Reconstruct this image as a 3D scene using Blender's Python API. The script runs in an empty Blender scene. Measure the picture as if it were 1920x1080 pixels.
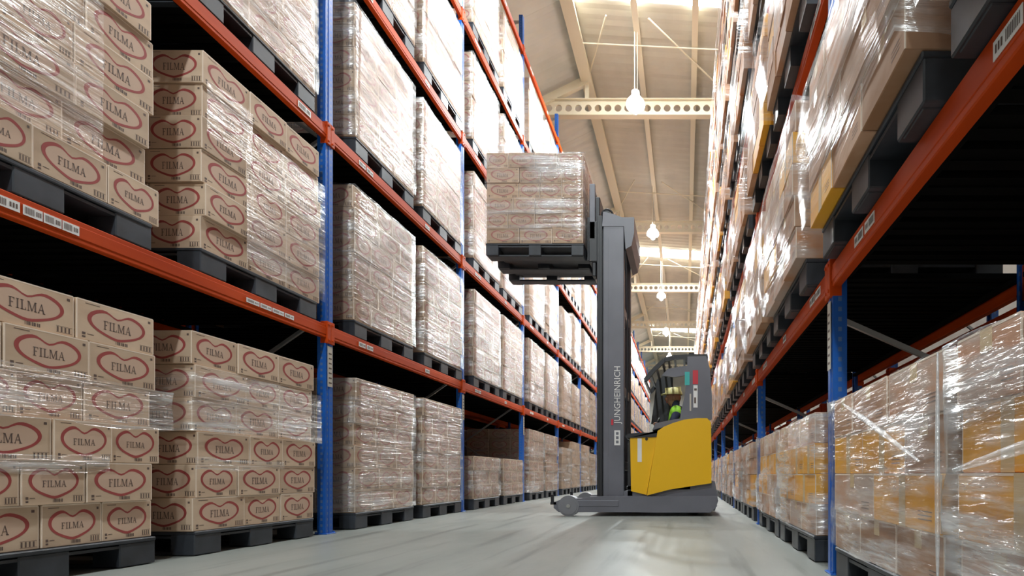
import bpy, math, random
from mathutils import Vector, Matrix, noise
random.seed(7)
S = bpy.context.scene
COL = S.collection
# ------------------------------------------------------------------ camera
cam_d = bpy.data.cameras.new('camera'); cam = bpy.data.objects.new('camera', cam_d); COL.objects.link(cam)
cam.location = (0, 0, 0.5); cam.rotation_euler = (math.pi/2, 0, 0)
cam_d.sensor_width = 36; cam_d.lens = 18.75
cam_d.shift_x = -325/1920; cam_d.shift_y = 350/1920
cam_d.clip_start = 0.02; cam_d.clip_end = 300
S.camera = cam
# ------------------------------------------------------------------ world, exposure
w = bpy.data.worlds.new('world'); S.world = w; w.use_nodes = True
w.node_tree.nodes['Background'].inputs[0].default_value = (0.75, 0.85, 1, 1)
w.node_tree.nodes['Background'].inputs[1].default_value = 0.5
vs = S.view_settings
vs.view_transform = 'Standard'; vs.look = 'None'; vs.exposure = 0.48; vs.gamma = 1; vs.use_curve_mapping = False
LAMP_W = 800
SKYLIGHT_E = 22
LAMPS_Y = [-7.5, -0.9, 5.7, 12.3, 18.9, 25.5, 32.1, 38.7, 45.3]
LAMP_X, LAMP_Z = -1.15, 9.0

# ------------------------------------------------------------------ materials
def mat(name, col, rough=0.5, metal=0.0, spec=0.5, em=None, es=0):
    m = bpy.data.materials.new(name); m.use_nodes = True
    b = m.node_tree.nodes['Principled BSDF']
    b.inputs['Base Color'].default_value = (*col, 1); b.inputs['Roughness'].default_value = rough
    b.inputs['Metallic'].default_value = metal; b.inputs['Specular IOR Level'].default_value = spec
    if em: b.inputs['Emission Color'].default_value = (*em, 1); b.inputs['Emission Strength'].default_value = es
    return m
def N(m, t, **kw):
    n = m.node_tree.nodes.new(t)
    for k, v in kw.items(): setattr(n, k, v)
    return n
def L(m, a, b): m.node_tree.links.new(a, b)
def noisy(m, c1, c2, scale=(5, 5, 5), lo=0.35, hi=0.65, bump=0, detail=4, rand=0.0, coord='Object', rough=None):
    b = m.node_tree.nodes['Principled BSDF']
    tc = N(m, 'ShaderNodeTexCoord'); mp = N(m, 'ShaderNodeMapping'); mp.inputs['Scale'].default_value = scale
    nz = N(m, 'ShaderNodeTexNoise'); nz.inputs['Scale'].default_value = 1; nz.inputs['Detail'].default_value = detail
    oi = N(m, 'ShaderNodeObjectInfo')
    ad = N(m, 'ShaderNodeVectorMath', operation='ADD'); ml = N(m, 'ShaderNodeVectorMath', operation='SCALE')
    cb = N(m, 'ShaderNodeCombineXYZ')
    L(m, oi.outputs['Random'], cb.inputs[0]); L(m, oi.outputs['Random'], cb.inputs[2])
    L(m, cb.outputs[0], ml.inputs[0]); ml.inputs['Scale'].default_value = 37.0
    L(m, tc.outputs[coord], mp.inputs[0]); L(m, mp.outputs[0], ad.inputs[0]); L(m, ml.outputs[0], ad.inputs[1])
    L(m, ad.outputs[0], nz.inputs['Vector'])
    mr = N(m, 'ShaderNodeMapRange'); mr.inputs[1].default_value = lo; mr.inputs[2].default_value = hi
    L(m, nz.outputs[0], mr.inputs[0])
    mx = N(m, 'ShaderNodeMix', data_type='RGBA'); mx.inputs[6].default_value = (*c1, 1); mx.inputs[7].default_value = (*c2, 1)
    L(m, mr.outputs[0], mx.inputs[0]); out = mx.outputs[2]
    if rand:
        hs = N(m, 'ShaderNodeHueSaturation'); m2 = N(m, 'ShaderNodeMapRange')
        m2.inputs[3].default_value = 1-rand; m2.inputs[4].default_value = 1+rand
        L(m, oi.outputs['Random'], m2.inputs[0]); L(m, m2.outputs[0], hs.inputs['Value']); L(m, out, hs.inputs['Color']); out = hs.outputs[0]
    L(m, out, b.inputs['Base Color'])
    if rough:
        r2 = N(m, 'ShaderNodeMapRange'); r2.inputs[3].default_value = rough[0]; r2.inputs[4].default_value = rough[1]
        L(m, mr.outputs[0], r2.inputs[0]); L(m, r2.outputs[0], b.inputs['Roughness'])
    if bump:
        bp = N(m, 'ShaderNodeBump'); bp.inputs['Strength'].default_value = bump; bp.inputs['Distance'].default_value = 0.01
        L(m, nz.outputs[0], bp.inputs['Height']); L(m, bp.outputs[0], b.inputs['Normal'])
    return m
M = {}
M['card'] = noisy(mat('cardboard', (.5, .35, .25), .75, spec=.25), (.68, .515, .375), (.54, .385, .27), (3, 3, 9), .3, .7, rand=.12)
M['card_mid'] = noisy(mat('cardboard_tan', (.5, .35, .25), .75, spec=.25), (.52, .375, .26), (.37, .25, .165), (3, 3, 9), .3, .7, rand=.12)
M['print_faint'] = mat('print_faint', (.36, .13, .11), .7)
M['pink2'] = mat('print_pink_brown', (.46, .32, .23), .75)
M['card_edge'] = mat('cardboard_edge', (.85, .70, .57), .8)
M['card_far'] = noisy(mat('cardboard_brown', (.5, .35, .25), .75, spec=.25), (.58, .36, .24), (.44, .23, .12), (3, 3, 7), .4, .6, rand=.15)
M['card_grey'] = noisy(mat('cardboard_pale', (.5, .4, .33), .7), (.60, .45, .37), (.60, .27, .12), (3, 3, 9), .42, .66, rand=.1)
M['card_amber'] = noisy(mat('cardboard_amber', (.62, .33, .07), .6), (.88, .42, .02), (.80, .36, .06), (5, 5, 6), .45, .75, rand=.08)
M['tape'] = mat('packing_tape', (.66, .48, .26), .3)
M['red'] = mat('print_red', (.36, .06, .055), .7)
M['pink'] = mat('print_pink', (.62, .43, .32), .75)
M['ink'] = mat('print_ink', (.13, .085, .07), .7)
M['plastic'] = noisy(mat('black_plastic', (.02, .022, .027), .45), (.046, .052, .064), (.024, .027, .033), (6, 6, 6), rand=.2)
M['orange'] = noisy(mat('orange_paint', (.6, .1, .02), .5, spec=.15), (.60, .070, .006), (.44, .045, .006), (4, 1, 8), .4, .7)
M['steel'] = mat('galvanised_steel', (.42, .42, .42), .45, .7)
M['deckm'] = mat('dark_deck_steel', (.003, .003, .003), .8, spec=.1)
M['white'] = mat('label_white', (.82, .80, .78), .5)
M['plate'] = mat('tag_beige', (.55, .50, .42), .5)
M['grey'] = noisy(mat('truck_grey', (.11, .11, .135), .4), (.17, .17, .20), (.14, .14, .165), (2, 2, 2))
M['dark'] = mat('truck_black', (.02, .02, .024), .45)
M['yellow'] = mat('truck_yellow', (.90, .50, .003), .38)
M['chrome'] = mat('cylinder_steel', (.5, .5, .5), .25, 1)
M['rubber'] = mat('rubber', (.02, .02, .02), .8)
M['wheel'] = mat('wheel_hub', (.20, .20, .22), .5)
M['cream'] = mat('cream_steel', (.78, .72, .56), .5)
M['roof'] = noisy(mat('roof_sheet', (.38, .33, .26), .7), (.62, .60, .52), (.55, .53, .46), (1.5, .6, 1), rand=.05)
M['roof2'] = noisy(mat('roof_sheet_grey', (.42, .41, .38), .7), (.80, .83, .80), (.70, .73, .70), (1, 1, 1), rand=.05)
M['skyl'] = mat('skylight_sheet', (.9, .9, .9), .5, em=(.95, .98, 1), es=SKYLIGHT_E)
M['bulb'] = mat('lamp_bulb', (1, 1, 1), .5, em=(1, 1, 1), es=60)
M['alu'] = mat('lamp_refractor', (.9, .9, .9), .35, em=(1, 1, 1), es=6)  # housing made to emit, standing in for bloom around the bulb
M['wall'] = noisy(mat('wall_sheet', (.5, .48, .43), .7), (.5, .48, .43), (.42, .40, .36), (1, 1, 1))
M['teal'] = mat('sticker_teal', (.05, .45, .42), .4)
M['redst'] = mat('sticker_red', (.6, .03, .05), .4)
M['skin'] = mat('skin', (.38, .19, .11), .55)
M['navy'] = mat('navy_cloth', (.03, .035, .07), .85)
M['lime'] = mat('lime_vest', (.35, .75, .05), .6)
M['helmet'] = mat('helmet_yellow', (.75, .68, .30), .35)
M['hair'] = mat('dark_hair', (.02, .015, .01), .7)

def blue():
    m = noisy(mat('blue_paint', (.02, .10, .38), .35), (.012, .13, .55), (.016, .10, .42), (5, 5, 2), .4, .7)
    b = m.node_tree.nodes['Principled BSDF']
    src = b.inputs['Base Color'].links[0].from_socket
    # two columns of small punched holes, 5 cm pitch
    tc = N(m, 'ShaderNodeTexCoord'); sp = N(m, 'ShaderNodeSeparateXYZ'); L(m, tc.outputs['Object'], sp.inputs[0])
    def math_(op, a, bb):
        n = N(m, 'ShaderNodeMath', operation=op)
        for i, q in enumerate((a, bb)):
            if q is None: continue
            if isinstance(q, (int, float)): n.inputs[i].default_value = q
            else: L(m, q, n.inputs[i])
        return n.outputs[0]
    zz = math_('ABSOLUTE', math_('SUBTRACT', math_('FRACT', math_('MULTIPLY', sp.outputs[2], 20), None), .5), None)
    h = math_('LESS_THAN', zz, .22)
    yy = math_('ABSOLUTE', math_('SUBTRACT', math_('ABSOLUTE', sp.outputs[1], None), .022), None)
    hy = math_('LESS_THAN', yy, .007)
    xx = math_('ABSOLUTE', sp.outputs[0], None)
    hx = math_('LESS_THAN', xx, .009)
    any_ = math_('MULTIPLY', math_('MAXIMUM', hx, hy), h)
    mx = N(m, 'ShaderNodeMix', data_type='RGBA'); L(m, any_, mx.inputs[0]); L(m, src, mx.inputs[6]); mx.inputs[7].default_value = (.10, .18, .38, 1)
    L(m, mx.outputs[2], b.inputs['Base Color'])
    return m
M['blue'] = blue()

def floor_mat():
    m = mat('concrete', (.3, .3, .28), .4)
    noisy(m, (.34, .35, .325), (.215, .225, .205), (.9, .3, 1), .36, .66, detail=8, rough=(.28, .5))
    b = m.node_tree.nodes['Principled BSDF']
    src = b.inputs['Base Color'].links[0].from_socket
    tc = N(m, 'ShaderNodeTexCoord'); mp = N(m, 'ShaderNodeMapping'); mp.inputs['Scale'].default_value = (7, .5, 1); mp.inputs['Rotation'].default_value = (0, 0, .05)
    nz = N(m, 'ShaderNodeTexNoise'); nz.inputs['Scale'].default_value = 1; nz.inputs['Detail'].default_value = 6
    L(m, tc.outputs['Object'], mp.inputs[0]); L(m, mp.outputs[0], nz.inputs['Vector'])
    mr = N(m, 'ShaderNodeMapRange'); mr.inputs[1].default_value = .55; mr.inputs[2].default_value = .75; mr.inputs[3].default_value = 1; mr.inputs[4].default_value = .5
    L(m, nz.outputs[0], mr.inputs[0])
    hs = N(m, 'ShaderNodeHueSaturation'); L(m, src, hs.inputs['Color']); L(m, mr.outputs[0], hs.inputs['Value']); L(m, hs.outputs[0], b.inputs['Base Color'])
    bp = N(m, 'ShaderNodeBump'); bp.inputs['Strength'].default_value = .15; bp.inputs['Distance'].default_value = .004
    n3 = N(m, 'ShaderNodeTexNoise'); n3.inputs['Scale'].default_value = 9; L(m, tc.outputs['Object'], n3.inputs['Vector']); L(m, n3.outputs[0], bp.inputs['Height']); L(m, bp.outputs[0], b.inputs['Normal'])
    return m
M['floor'] = floor_mat()

def film_mat(name, milk, rot, density=.1, stretch=(1.2, 1.2, 11), gl=.35, col=(.86, .87, .9), lo=.45, hi=.72):
    """creased clear stretch film: see-through, with milky creases and gloss that follow a stretched noise"""
    m = bpy.data.materials.new(name); m.use_nodes = True
    nt = m.node_tree; nt.nodes.clear()
    out = N(m, 'ShaderNodeOutputMaterial')
    tc = N(m, 'ShaderNodeTexCoord'); mp = N(m, 'ShaderNodeMapping'); mp.inputs['Scale'].default_value = stretch; mp.inputs['Rotation'].default_value = (rot, 0, 0)
    oi = N(m, 'ShaderNodeObjectInfo'); cb = N(m, 'ShaderNodeCombineXYZ'); sc = N(m, 'ShaderNodeVectorMath', operation='SCALE'); sc.inputs['Scale'].default_value = 53
    ad = N(m, 'ShaderNodeVectorMath', operation='ADD')
    L(m, oi.outputs['Random'], cb.inputs[1]); L(m, oi.outputs['Random'], cb.inputs[2]); L(m, cb.outputs[0], sc.inputs[0])
    L(m, tc.outputs['Object'], mp.inputs[0]); L(m, mp.outputs[0], ad.inputs[0]); L(m, sc.outputs[0], ad.inputs[1])
    n1 = N(m, 'ShaderNodeTexNoise'); n1.inputs['Scale'].default_value = 1; n1.inputs['Detail'].default_value = 5; n1.inputs['Roughness'].default_value = .6; n1.inputs['Distortion'].default_value = .25
    n2 = N(m, 'ShaderNodeTexNoise'); n2.inputs['Scale'].default_value = 3.2; n2.inputs['Detail'].default_value = 4; n2.inputs['Distortion'].default_value = .35
    L(m, ad.outputs[0], n1.inputs['Vector']); L(m, ad.outputs[0], n2.inputs['Vector'])
    mr = N(m, 'ShaderNodeMapRange'); mr.inputs[1].default_value = lo; mr.inputs[2].default_value = hi; mr.inputs[3].default_value = density; mr.inputs[4].default_value = milk
    L(m, n1.outputs[0], mr.inputs[0])
    mp3 = N(m, 'ShaderNodeMapping'); mp3.inputs['Scale'].default_value = (1.6, 1.6, 3.2); mp3.inputs['Rotation'].default_value = (rot*1.5, 0, 0)
    L(m, tc.outputs['Object'], mp3.inputs[0]); ad3 = N(m, 'ShaderNodeVectorMath', operation='ADD'); L(m, mp3.outputs[0], ad3.inputs[0]); L(m, sc.outputs[0], ad3.inputs[1])
    n4 = N(m, 'ShaderNodeTexNoise'); n4.inputs['Scale'].default_value = 1; n4.inputs['Detail'].default_value = 3; L(m, ad3.outputs[0], n4.inputs['Vector'])
    pm_ = N(m, 'ShaderNodeMapRange'); pm_.inputs[1].default_value = .42; pm_.inputs[2].default_value = .62; pm_.inputs[3].default_value = .12; pm_.inputs[4].default_value = 1
    L(m, n4.outputs[0], pm_.inputs[0])
    mm = N(m, 'ShaderNodeMath', operation='MULTIPLY'); L(m, mr.outputs[0], mm.inputs[0]); L(m, pm_.outputs[0], mm.inputs[1])
    ht = N(m, 'ShaderNodeMath', operation='ADD'); L(m, n1.outputs[0], ht.inputs[0]); L(m, n2.outputs[0], ht.inputs[1])
    bp = N(m, 'ShaderNodeBump'); bp.inputs['Strength'].default_value = .8; bp.inputs['Distance'].default_value = .02; L(m, ht.outputs[0], bp.inputs['Height'])
    tr = N(m, 'ShaderNodeBsdfTransparent'); df = N(m, 'ShaderNodeBsdfDiffuse'); df.inputs[0].default_value = (*col, 1)
    gs = N(m, 'ShaderNodeBsdfGlossy'); gs.inputs['Roughness'].default_value = .17; gs.inputs[0].default_value = (1, 1, 1, 1); L(m, bp.outputs[0], gs.inputs['Normal'])
    m1 = N(m, 'ShaderNodeMixShader'); L(m, mm.outputs[0], m1.inputs[0]); L(m, tr.outputs[0], m1.inputs[1]); L(m, df.outputs[0], m1.inputs[2])
    fr = N(m, 'ShaderNodeFresnel'); fr.inputs[0].default_value = 1.45; L(m, bp.outputs[0], fr.inputs['Normal'])
    g = N(m, 'ShaderNodeMath', operation='MULTIPLY_ADD'); L(m, mm.outputs[0], g.inputs[0]); g.inputs[1].default_value = gl
    fs = N(m, 'ShaderNodeMath', operation='MULTIPLY'); fs.inputs[1].default_value = .16; L(m, fr.outputs[0], fs.inputs[0]); L(m, fs.outputs[0], g.inputs[2])
    g2 = N(m, 'ShaderNodeMath', operation='MINIMUM'); L(m, g.outputs[0], g2.inputs[0]); g2.inputs[1].default_value = .38
    m2 = N(m, 'ShaderNodeMixShader'); L(m, g2.outputs[0], m2.inputs[0]); L(m, m1.outputs[0], m2.inputs[1]); L(m, gs.outputs[0], m2.inputs[2])
    L(m, m2.outputs[0], out.inputs[0])
    return m
M['film'] = film_mat('stretch_film_clear', .52, .14, .04, (.8, .8, 15), gl=.6, lo=.44, hi=.64)
M['film_band'] = film_mat('stretch_film_band', .95, .05, .10, (1.1, 1.1, 17), gl=.7, lo=.44, hi=.64)  # extra milkiness paints white streak highlights onto the bands
M['film_milky'] = film_mat('stretch_film_milky', .74, -.22, .10, (2.2, 2.2, 16), .7, lo=.40, hi=.62)
M['film_rope'] = film_mat('stretch_film_gathered', .9, 0, .55, (3, 3, 20), .4)
M['film_diag'] = film_mat('stretch_film_diagonal', .46, .20, .04, (.7, .7, 15), .7, lo=.44, hi=.64)

# ------------------------------------------------------------------ mesh builder
class MB:
    def __init__(s): s.v = []; s.f = []; s.m = []
    def poly(s, pts, m=0):
        i = len(s.v); s.v += [tuple(p) for p in pts]; s.f.append(tuple(range(i, i+len(pts)))); s.m.append(m)
    def _out(s, i0, fs, m, c):
        for f in fs:
            a, b, d = (Vector(s.v[i0+k]) for k in f[:3])
            n = (b-a).cross(d-a); ctr = sum((Vector(s.v[i0+k]) for k in f), Vector())/len(f)
            if n.dot(ctr-c) < 0: f = tuple(reversed(f))
            s.f.append(tuple(i0+k for k in f)); s.m.append(m)
    def box(s, x0, x1, y0, y1, z0, z1, m=0, c=0):
        i0 = len(s.v); ctr = Vector(((x0+x1)/2, (y0+y1)/2, (z0+z1)/2))
        X = (x0, x1); Y = (y0, y1); Z = (z0, z1)
        if not c:
            for x in X:
                for y in Y:
                    for z in Z: s.v.append((x, y, z))
            s._out(i0, [(0,1,3,2), (4,5,7,6), (0,1,5,4), (2,3,7,6), (0,2,6,4), (1,3,7,5)], m, ctr); return
        idx = {}
        for a in (0, 1):
            for b in (0, 1):
                for d in (0, 1):
                    p = (X[a], Y[b], Z[d]); q = ((1-2*a)*c, (1-2*b)*c, (1-2*d)*c)
                    for ax in range(3):
                        r = [p[k] + (q[k] if k != ax else 0) for k in range(3)]
                        idx[(a, b, d, ax)] = len(s.v)-i0; s.v.append(tuple(r))
        fs = []
        for ax in range(3):
            o = [k for k in range(3) if k != ax]
            for e in (0, 1):
                l = []
                for (p, q) in ((0,0), (0,1), (1,1), (1,0)):
                    k = [0]*3; k[ax] = e; k[o[0]] = p; k[o[1]] = q; l.append(idx[(*k, ax)])
                fs.append(tuple(l))
            for p in (0, 1):
                for q in (0, 1):
                    k0 = [0]*3; k0[o[0]] = p; k0[o[1]] = q; k1 = list(k0); k1[ax] = 1
                    fs.append((idx[(*k0, o[0])], idx[(*k1, o[0])], idx[(*k1, o[1])], idx[(*k0, o[1])]))
        for a in (0, 1):
            for b in (0, 1):
                for d in (0, 1): fs.append(tuple(idx[(a, b, d, k)] for k in range(3)))
        s._out(i0, fs, m, ctr)
    def tube(s, p0, p1, r, n=8, m=0, r1=None, cap=True):
        p0 = Vector(p0); p1 = Vector(p1); d = (p1-p0).normalized(); r1 = r if r1 is None else r1
        u = d.orthogonal().normalized(); w_ = d.cross(u); i0 = len(s.v)
        for k in range(n):
            a = 2*math.pi*k/n; o = u*math.cos(a)+w_*math.sin(a)
            s.v.append(tuple(p0+o*r)); s.v.append(tuple(p1+o*r1))
        for k in range(n):
            j = (k+1) % n; s.f.append((i0+2*k, i0+2*j, i0+2*j+1, i0+2*k+1)); s.m.append(m)
        if cap:
            s.f.append(tuple(i0+2*k for k in reversed(range(n)))); s.m.append(m)
            s.f.append(tuple(i0+2*k+1 for k in range(n))); s.m.append(m)
    def bar(s, p0, p1, wd, h, m=0):
        p0 = Vector(p0); p1 = Vector(p1); d = (p1-p0).normalized()
        up = Vector((0, 0, 1)) if abs(d.z) < .9 else Vector((0, 1, 0))
        a = d.cross(up).normalized()*wd/2; b = a.cross(d).normalized()*h/2; i0 = len(s.v)
        for p in (p0, p1):
            for q in (-a-b, a-b, a+b, -a+b): s.v.append(tuple(p+q))
        s._out(i0, [(0,1,2,3), (4,5,6,7), (0,1,5,4), (1,2,6,5), (2,3,7,6), (3,0,4,7)], m, (p0+p1)/2)
    def prism(s, pts, y0, y1, m=0):
        """polygon in XZ extruded along Y"""
        i0 = len(s.v); n = len(pts)
        for y in (y0, y1):
            for x, z in pts: s.v.append((x, y, z))
        s.f.append(tuple(i0+k for k in range(n))); s.m.append(m)
        s.f.append(tuple(i0+n+k for k in reversed(range(n)))); s.m.append(m)
        for k in range(n):
            j = (k+1) % n; s.f.append((i0+k, i0+n+k, i0+n+j, i0+j)); s.m.append(m)
    def mesh(s, name, mats, off=(0, 0, 0), smooth=False, fix=False):
        me = bpy.data.meshes.new(name)
        me.from_pydata([(a-off[0], b-off[1], c-off[2]) for a, b, c in s.v], [], s.f)
        for k in mats: me.materials.append(M[k])
        me.polygons.foreach_set('material_index', s.m)
        if smooth: me.polygons.foreach_set('use_smooth', [True]*len(s.f))
        if fix:
            import bmesh
            bm = bmesh.new(); bm.from_mesh(me); bmesh.ops.recalc_face_normals(bm, faces=bm.faces); bm.to_mesh(me); bm.free()
        me.update(); return me

def link(name, me, parent=None, loc=(0, 0, 0), rot=None, label=None, cat=None, group=None, kind=None):
    o = bpy.data.objects.new(name, me); COL.objects.link(o); o.location = loc
    if rot: o.rotation_euler = rot
    if parent: o.parent = parent
    tag(o, label, cat, group, kind); return o
def tag(o, label=None, cat=None, group=None, kind=None):
    if label: o['label'] = label
    if cat: o['category'] = cat
    if group: o['group'] = group
    if kind: o['kind'] = kind
def empty(name, loc, label, cat, group=None):
    o = link(name, None, None, loc, None, label, cat, group); o.empty_display_size = .1; return o
def in_frame(x0, x1, y0, y1, z0, z1, mg=0):
    if y1 < .1: return False
    us = []; vs_ = []
    for y in (max(y0, .1), y1):
        for x in (x0, x1): us.append(1285+1000*x/y)
        for z in (z0, z1): vs_.append(890-1000*(z-.5)/y)
    # conservative box test done at both depths
    U = [1285+1000*x/y for x in (x0, x1) for y in (max(y0, .1), y1)]
    V = [890-1000*(z-.5)/y for z in (z0, z1) for y in (max(y0, .1), y1)]
    return max(U) > -mg and min(U) < 1920+mg and max(V) > -mg and min(V) < 1080+mg
ORD = ['first', 'second', 'third', 'fourth', 'fifth', 'sixth', 'seventh', 'eighth', 'ninth', 'tenth', 'eleventh', 'twelfth', 'thirteenth', 'fourteenth', 'fifteenth', 'sixteenth', 'seventeenth', 'eighteenth']

def text_geo(string, size):
    cu = bpy.data.curves.new('text', 'FONT'); cu.body = string; cu.size = size; cu.resolution_u = 2
    o = bpy.data.objects.new('text', cu); COL.objects.link(o)
    dg = bpy.context.evaluated_depsgraph_get(); me = o.evaluated_get(dg).to_mesh()
    v = [tuple(p.co) for p in me.vertices]; f = [tuple(p.vertices) for p in me.polygons]
    o.evaluated_get(dg).to_mesh_clear(); bpy.data.objects.remove(o); bpy.data.curves.remove(cu)
    return v, f

# ------------------------------------------------------------------ the room
def structure(name, mb, mats, **k):
    return link(name, mb.mesh(name, mats, **k), kind='structure')
mb = MB(); mb.box(-9, 7, -8, 52, -.2, 0); structure('floor', mb, ['floor'])
mb = MB(); mb.box(-9.2, -9, -8, 52, 0, 8); structure('wall_left', mb, ['wall'])
mb = MB(); mb.box(7, 7.2, -8, 52, 0, 10.8); structure('wall_right', mb, ['wall'])
mb = MB(); mb.box(-9, 7, 52, 52.2, 0, 11); structure('wall_far', mb, ['wall'])
mb = MB(); mb.box(-9, 7, -8.2, -8, 0, 11); structure('wall_behind', mb, ['wall'])

RX, RZ = -2.55, 11.0
def zr(x): return RZ - (.07*(x-RX) if x > RX else .49*(RX-x))
# ceiling: ridge box carries purlins, trusses, sheets and skylights as parts
mb = MB(); mb.box(RX-.09, RX+.09, -8, 52, RZ-.34, RZ-.04)
mb.box(RX-.14, RX+.14, -8, 52, RZ-.36, RZ-.33)
ceil = structure('ceiling', mb, ['cream'])
SKY_Y = [(11.0, 11.72), (24.6, 25.5), (37.6, 38.6)]
def slab(x0, x1, y0, y1, up, m=0, corr=None):
    mb = MB(); t = .03
    if corr:
        n = int((y1-y0)/corr)
        ys = []
        for k in range(n+1):
            y = y0 + (y1-y0)*k/n; ys.append((y, (.0 if k % 2 else .012)))
    else: ys = [(y0, 0), (y1, 0)]
    for k in range(len(ys)-1):
        (a, da), (b, db) = ys[k], ys[k+1]
        mb.poly([(x0, a, zr(x0)+up+da), (x1, a, zr(x1)+up+da), (x1, b, zr(x1)+up+db), (x0, b, zr(x0)+up+db)], m)
        mb.poly([(x0, a, zr(x0)+up+da+t), (x0, b, zr(x0)+up+db+t), (x1, b, zr(x1)+up+db+t), (x1, a, zr(x1)+up+da+t)], m)
    for (a, da) in (ys[0], ys[-1]):
        mb.poly([(x0, a, zr(x0)+up+da), (x1, a, zr(x1)+up+da), (x1, a, zr(x1)+up+da+t), (x0, a, zr(x0)+up+da+t)], m)
    return mb
y = -8.0; k = 0
while y < 52:
    y2 = min(y+2.2, 52.2)
    for (a, b) in SKY_Y:
        if y < a-.01 < y2: y2 = a
        if abs(y-a) < .02: y2 = b
    sk = any(abs(y-a) < .02 for a, b in SKY_Y)
    up = .012 if k % 2 else 0.0
    if sk:
        link('skylight', slab(RX+.05, 7.1, y, y2, .0).mesh('skylight', ['skyl']), ceil, kind='structure')
    else:
        link('roof_panel', slab(RX, 7.1, y-.02, y2+.02, up, corr=.14).mesh('roof_panel', ['roof']), ceil)
    link('roof_panel', slab(-9.1, RX, y-.02, y2+.02, up+.0, corr=.14).mesh('roof_panel', ['roof2']), ceil)
    y = y2; k += 1
for x in (-1.12, .22, 1.6, 3.0, 4.4, 5.8, -4.6, -6.6):
    mb = MB()
    for yy in range(-8, 52, 6): pass
    mb.box(x-.045, x+.045, -8, 52, zr(x)-.17, zr(x)-.03); mb.box(x-.07, x+.07, -8, 52, zr(x)-.18, zr(x)-.165)
    link('purlin', mb.mesh('purlin', ['cream']), ceil)
# castellated tie beams with round holes
TRUSS_Y = [0.55, 7.2, 13.85, 20.5, 27.15, 33.8, 40.45, 47.1]
def truss_mesh():
    mb = MB(); x0, x1, z0, z1, p = -7.0, 7.0, 9.81, 10.20, .256
    n = int((x1-x0)/p); r = .092
    for i in range(n):
        a = x0+i*p; b = a+p; cx = (a+b)/2; cz = (z0+z1)/2
        ring = []; outer = []
        for k in range(12):
            t = 2*math.pi*(k+.5)/12; c, s_ = math.cos(t), math.sin(t)
            ring.append((cx+r*c, cz+r*s_))
            q = min((p/2)/abs(c) if abs(c) > 1e-6 else 9, ((z1-z0)/2)/abs(s_) if abs(s_) > 1e-6 else 9)
            outer.append((cx+q*c, cz+q*s_))
        ca = [(b, z1), (a, z1), (a, z0), (b, z0)]
        for yy in (-.02, .02):
            for k in range(12):
                j = (k+1) % 12; o1, o2 = outer[k], outer[j]
                pts = [ring[k], o1]
                if abs(o1[0]-o2[0]) > 1e-6 and abs(o1[1]-o2[1]) > 1e-6:
                    pts.append(min(ca, key=lambda q: abs(q[0]-(o1[0]+o2[0])/2)+abs(q[1]-(o1[1]+o2[1])/2)))
                pts += [o2, ring[j]]
                mb.poly([(u, yy, v) for u, v in pts])
        for k in range(12):
            j = (k+1) % 12
            mb.poly([(ring[k][0], -.02, ring[k][1]), (ring[j][0], -.02, ring[j][1]), (ring[j][0], .02, ring[j][1]), (ring[k][0], .02, ring[k][1])])
    mb.box(x0, x1, -.09, .09, z0-.02, z0); mb.box(x0, x1, -.09, .09, z1, z1+.02)
    for x in (-6.9, RX, .9, 4.0, 6.9):
        mb.box(x-.05, x+.05, -.05, .05, z1+.02 if zr(x) > z1 else z1, max(zr(x)-.05, z1+.03))
    return mb.mesh('roof_truss', ['cream'])
tm = truss_mesh()
for ty in TRUSS_Y: link('roof_truss', tm, ceil, (0, ty, 0))
mb = MB()
mb.bar((RX, 0, RZ-.28), (-8.9, 0, zr(-8.9)-.28), .12, .2)
rm = mb.mesh('rafter', ['cream'])
for ty in TRUSS_Y: link('rafter', rm, ceil, (0, ty-.02, 0))
mb = MB()
for a, b in (((-.82, -1.9), (.86, 0)), ((-1.77, -1.9), (-2.5, 0)), ((.86, 0), (3.5, -3.5))):
    mb.tube((a[0], a[1], zr(a[0])-.2), (b[0], b[1], zr(b[0])-.2), .018, 6)
mb.tube((-2.5, -1.1, RZ-.22), (5, -1.3, zr(5)-.22), .018, 6)
bm_ = mb.mesh('roof_brace', ['cream'])
for ty in TRUSS_Y[1:]: link('roof_brace', bm_, ceil, (0, ty-.05, 0))

# ------------------------------------------------------------------ pallet racks
def col_mesh(h, side):
    """perforated C-shaped post, 9 cm wide, 7 cm deep; origin on its axis at the floor"""
    mb = MB(); a, b, t = .045, .035, .006
    s_ = side
    mb.box(-b, b, -a, -a+t, 0, h); mb.box(-b, b, a-t, a, 0, h)
    xo = b*s_
    mb.box(min(xo, xo-t*s_), max(xo, xo-t*s_), -a, a, 0, h)
    # rolled rib of the face and return lips at the back
    mb.box(min(xo, xo+.004*s_), max(xo, xo+.004*s_), -.010, .010, 0, h)
    xb = -b*s_
    mb.box(min(xb, xb+t*s_), max(xb, xb+t*s_), -a, -a+.022, 0, h); mb.box(min(xb, xb+t*s_), max(xb, xb+t*s_), a-.022, a, 0, h)
    return mb.mesh('upright', ['blue'])
def foot_mesh():
    mb = MB(); mb.box(-.05, .055, -.06, .06, 0, .008, 0, .002)
    for sx in (-1, 1):
        mb.tube((sx*.042, .05*sx, .008), (sx*.042, .05*sx, .02), .008, 6)
    return mb.mesh('base_plate', ['blue'])
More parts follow.
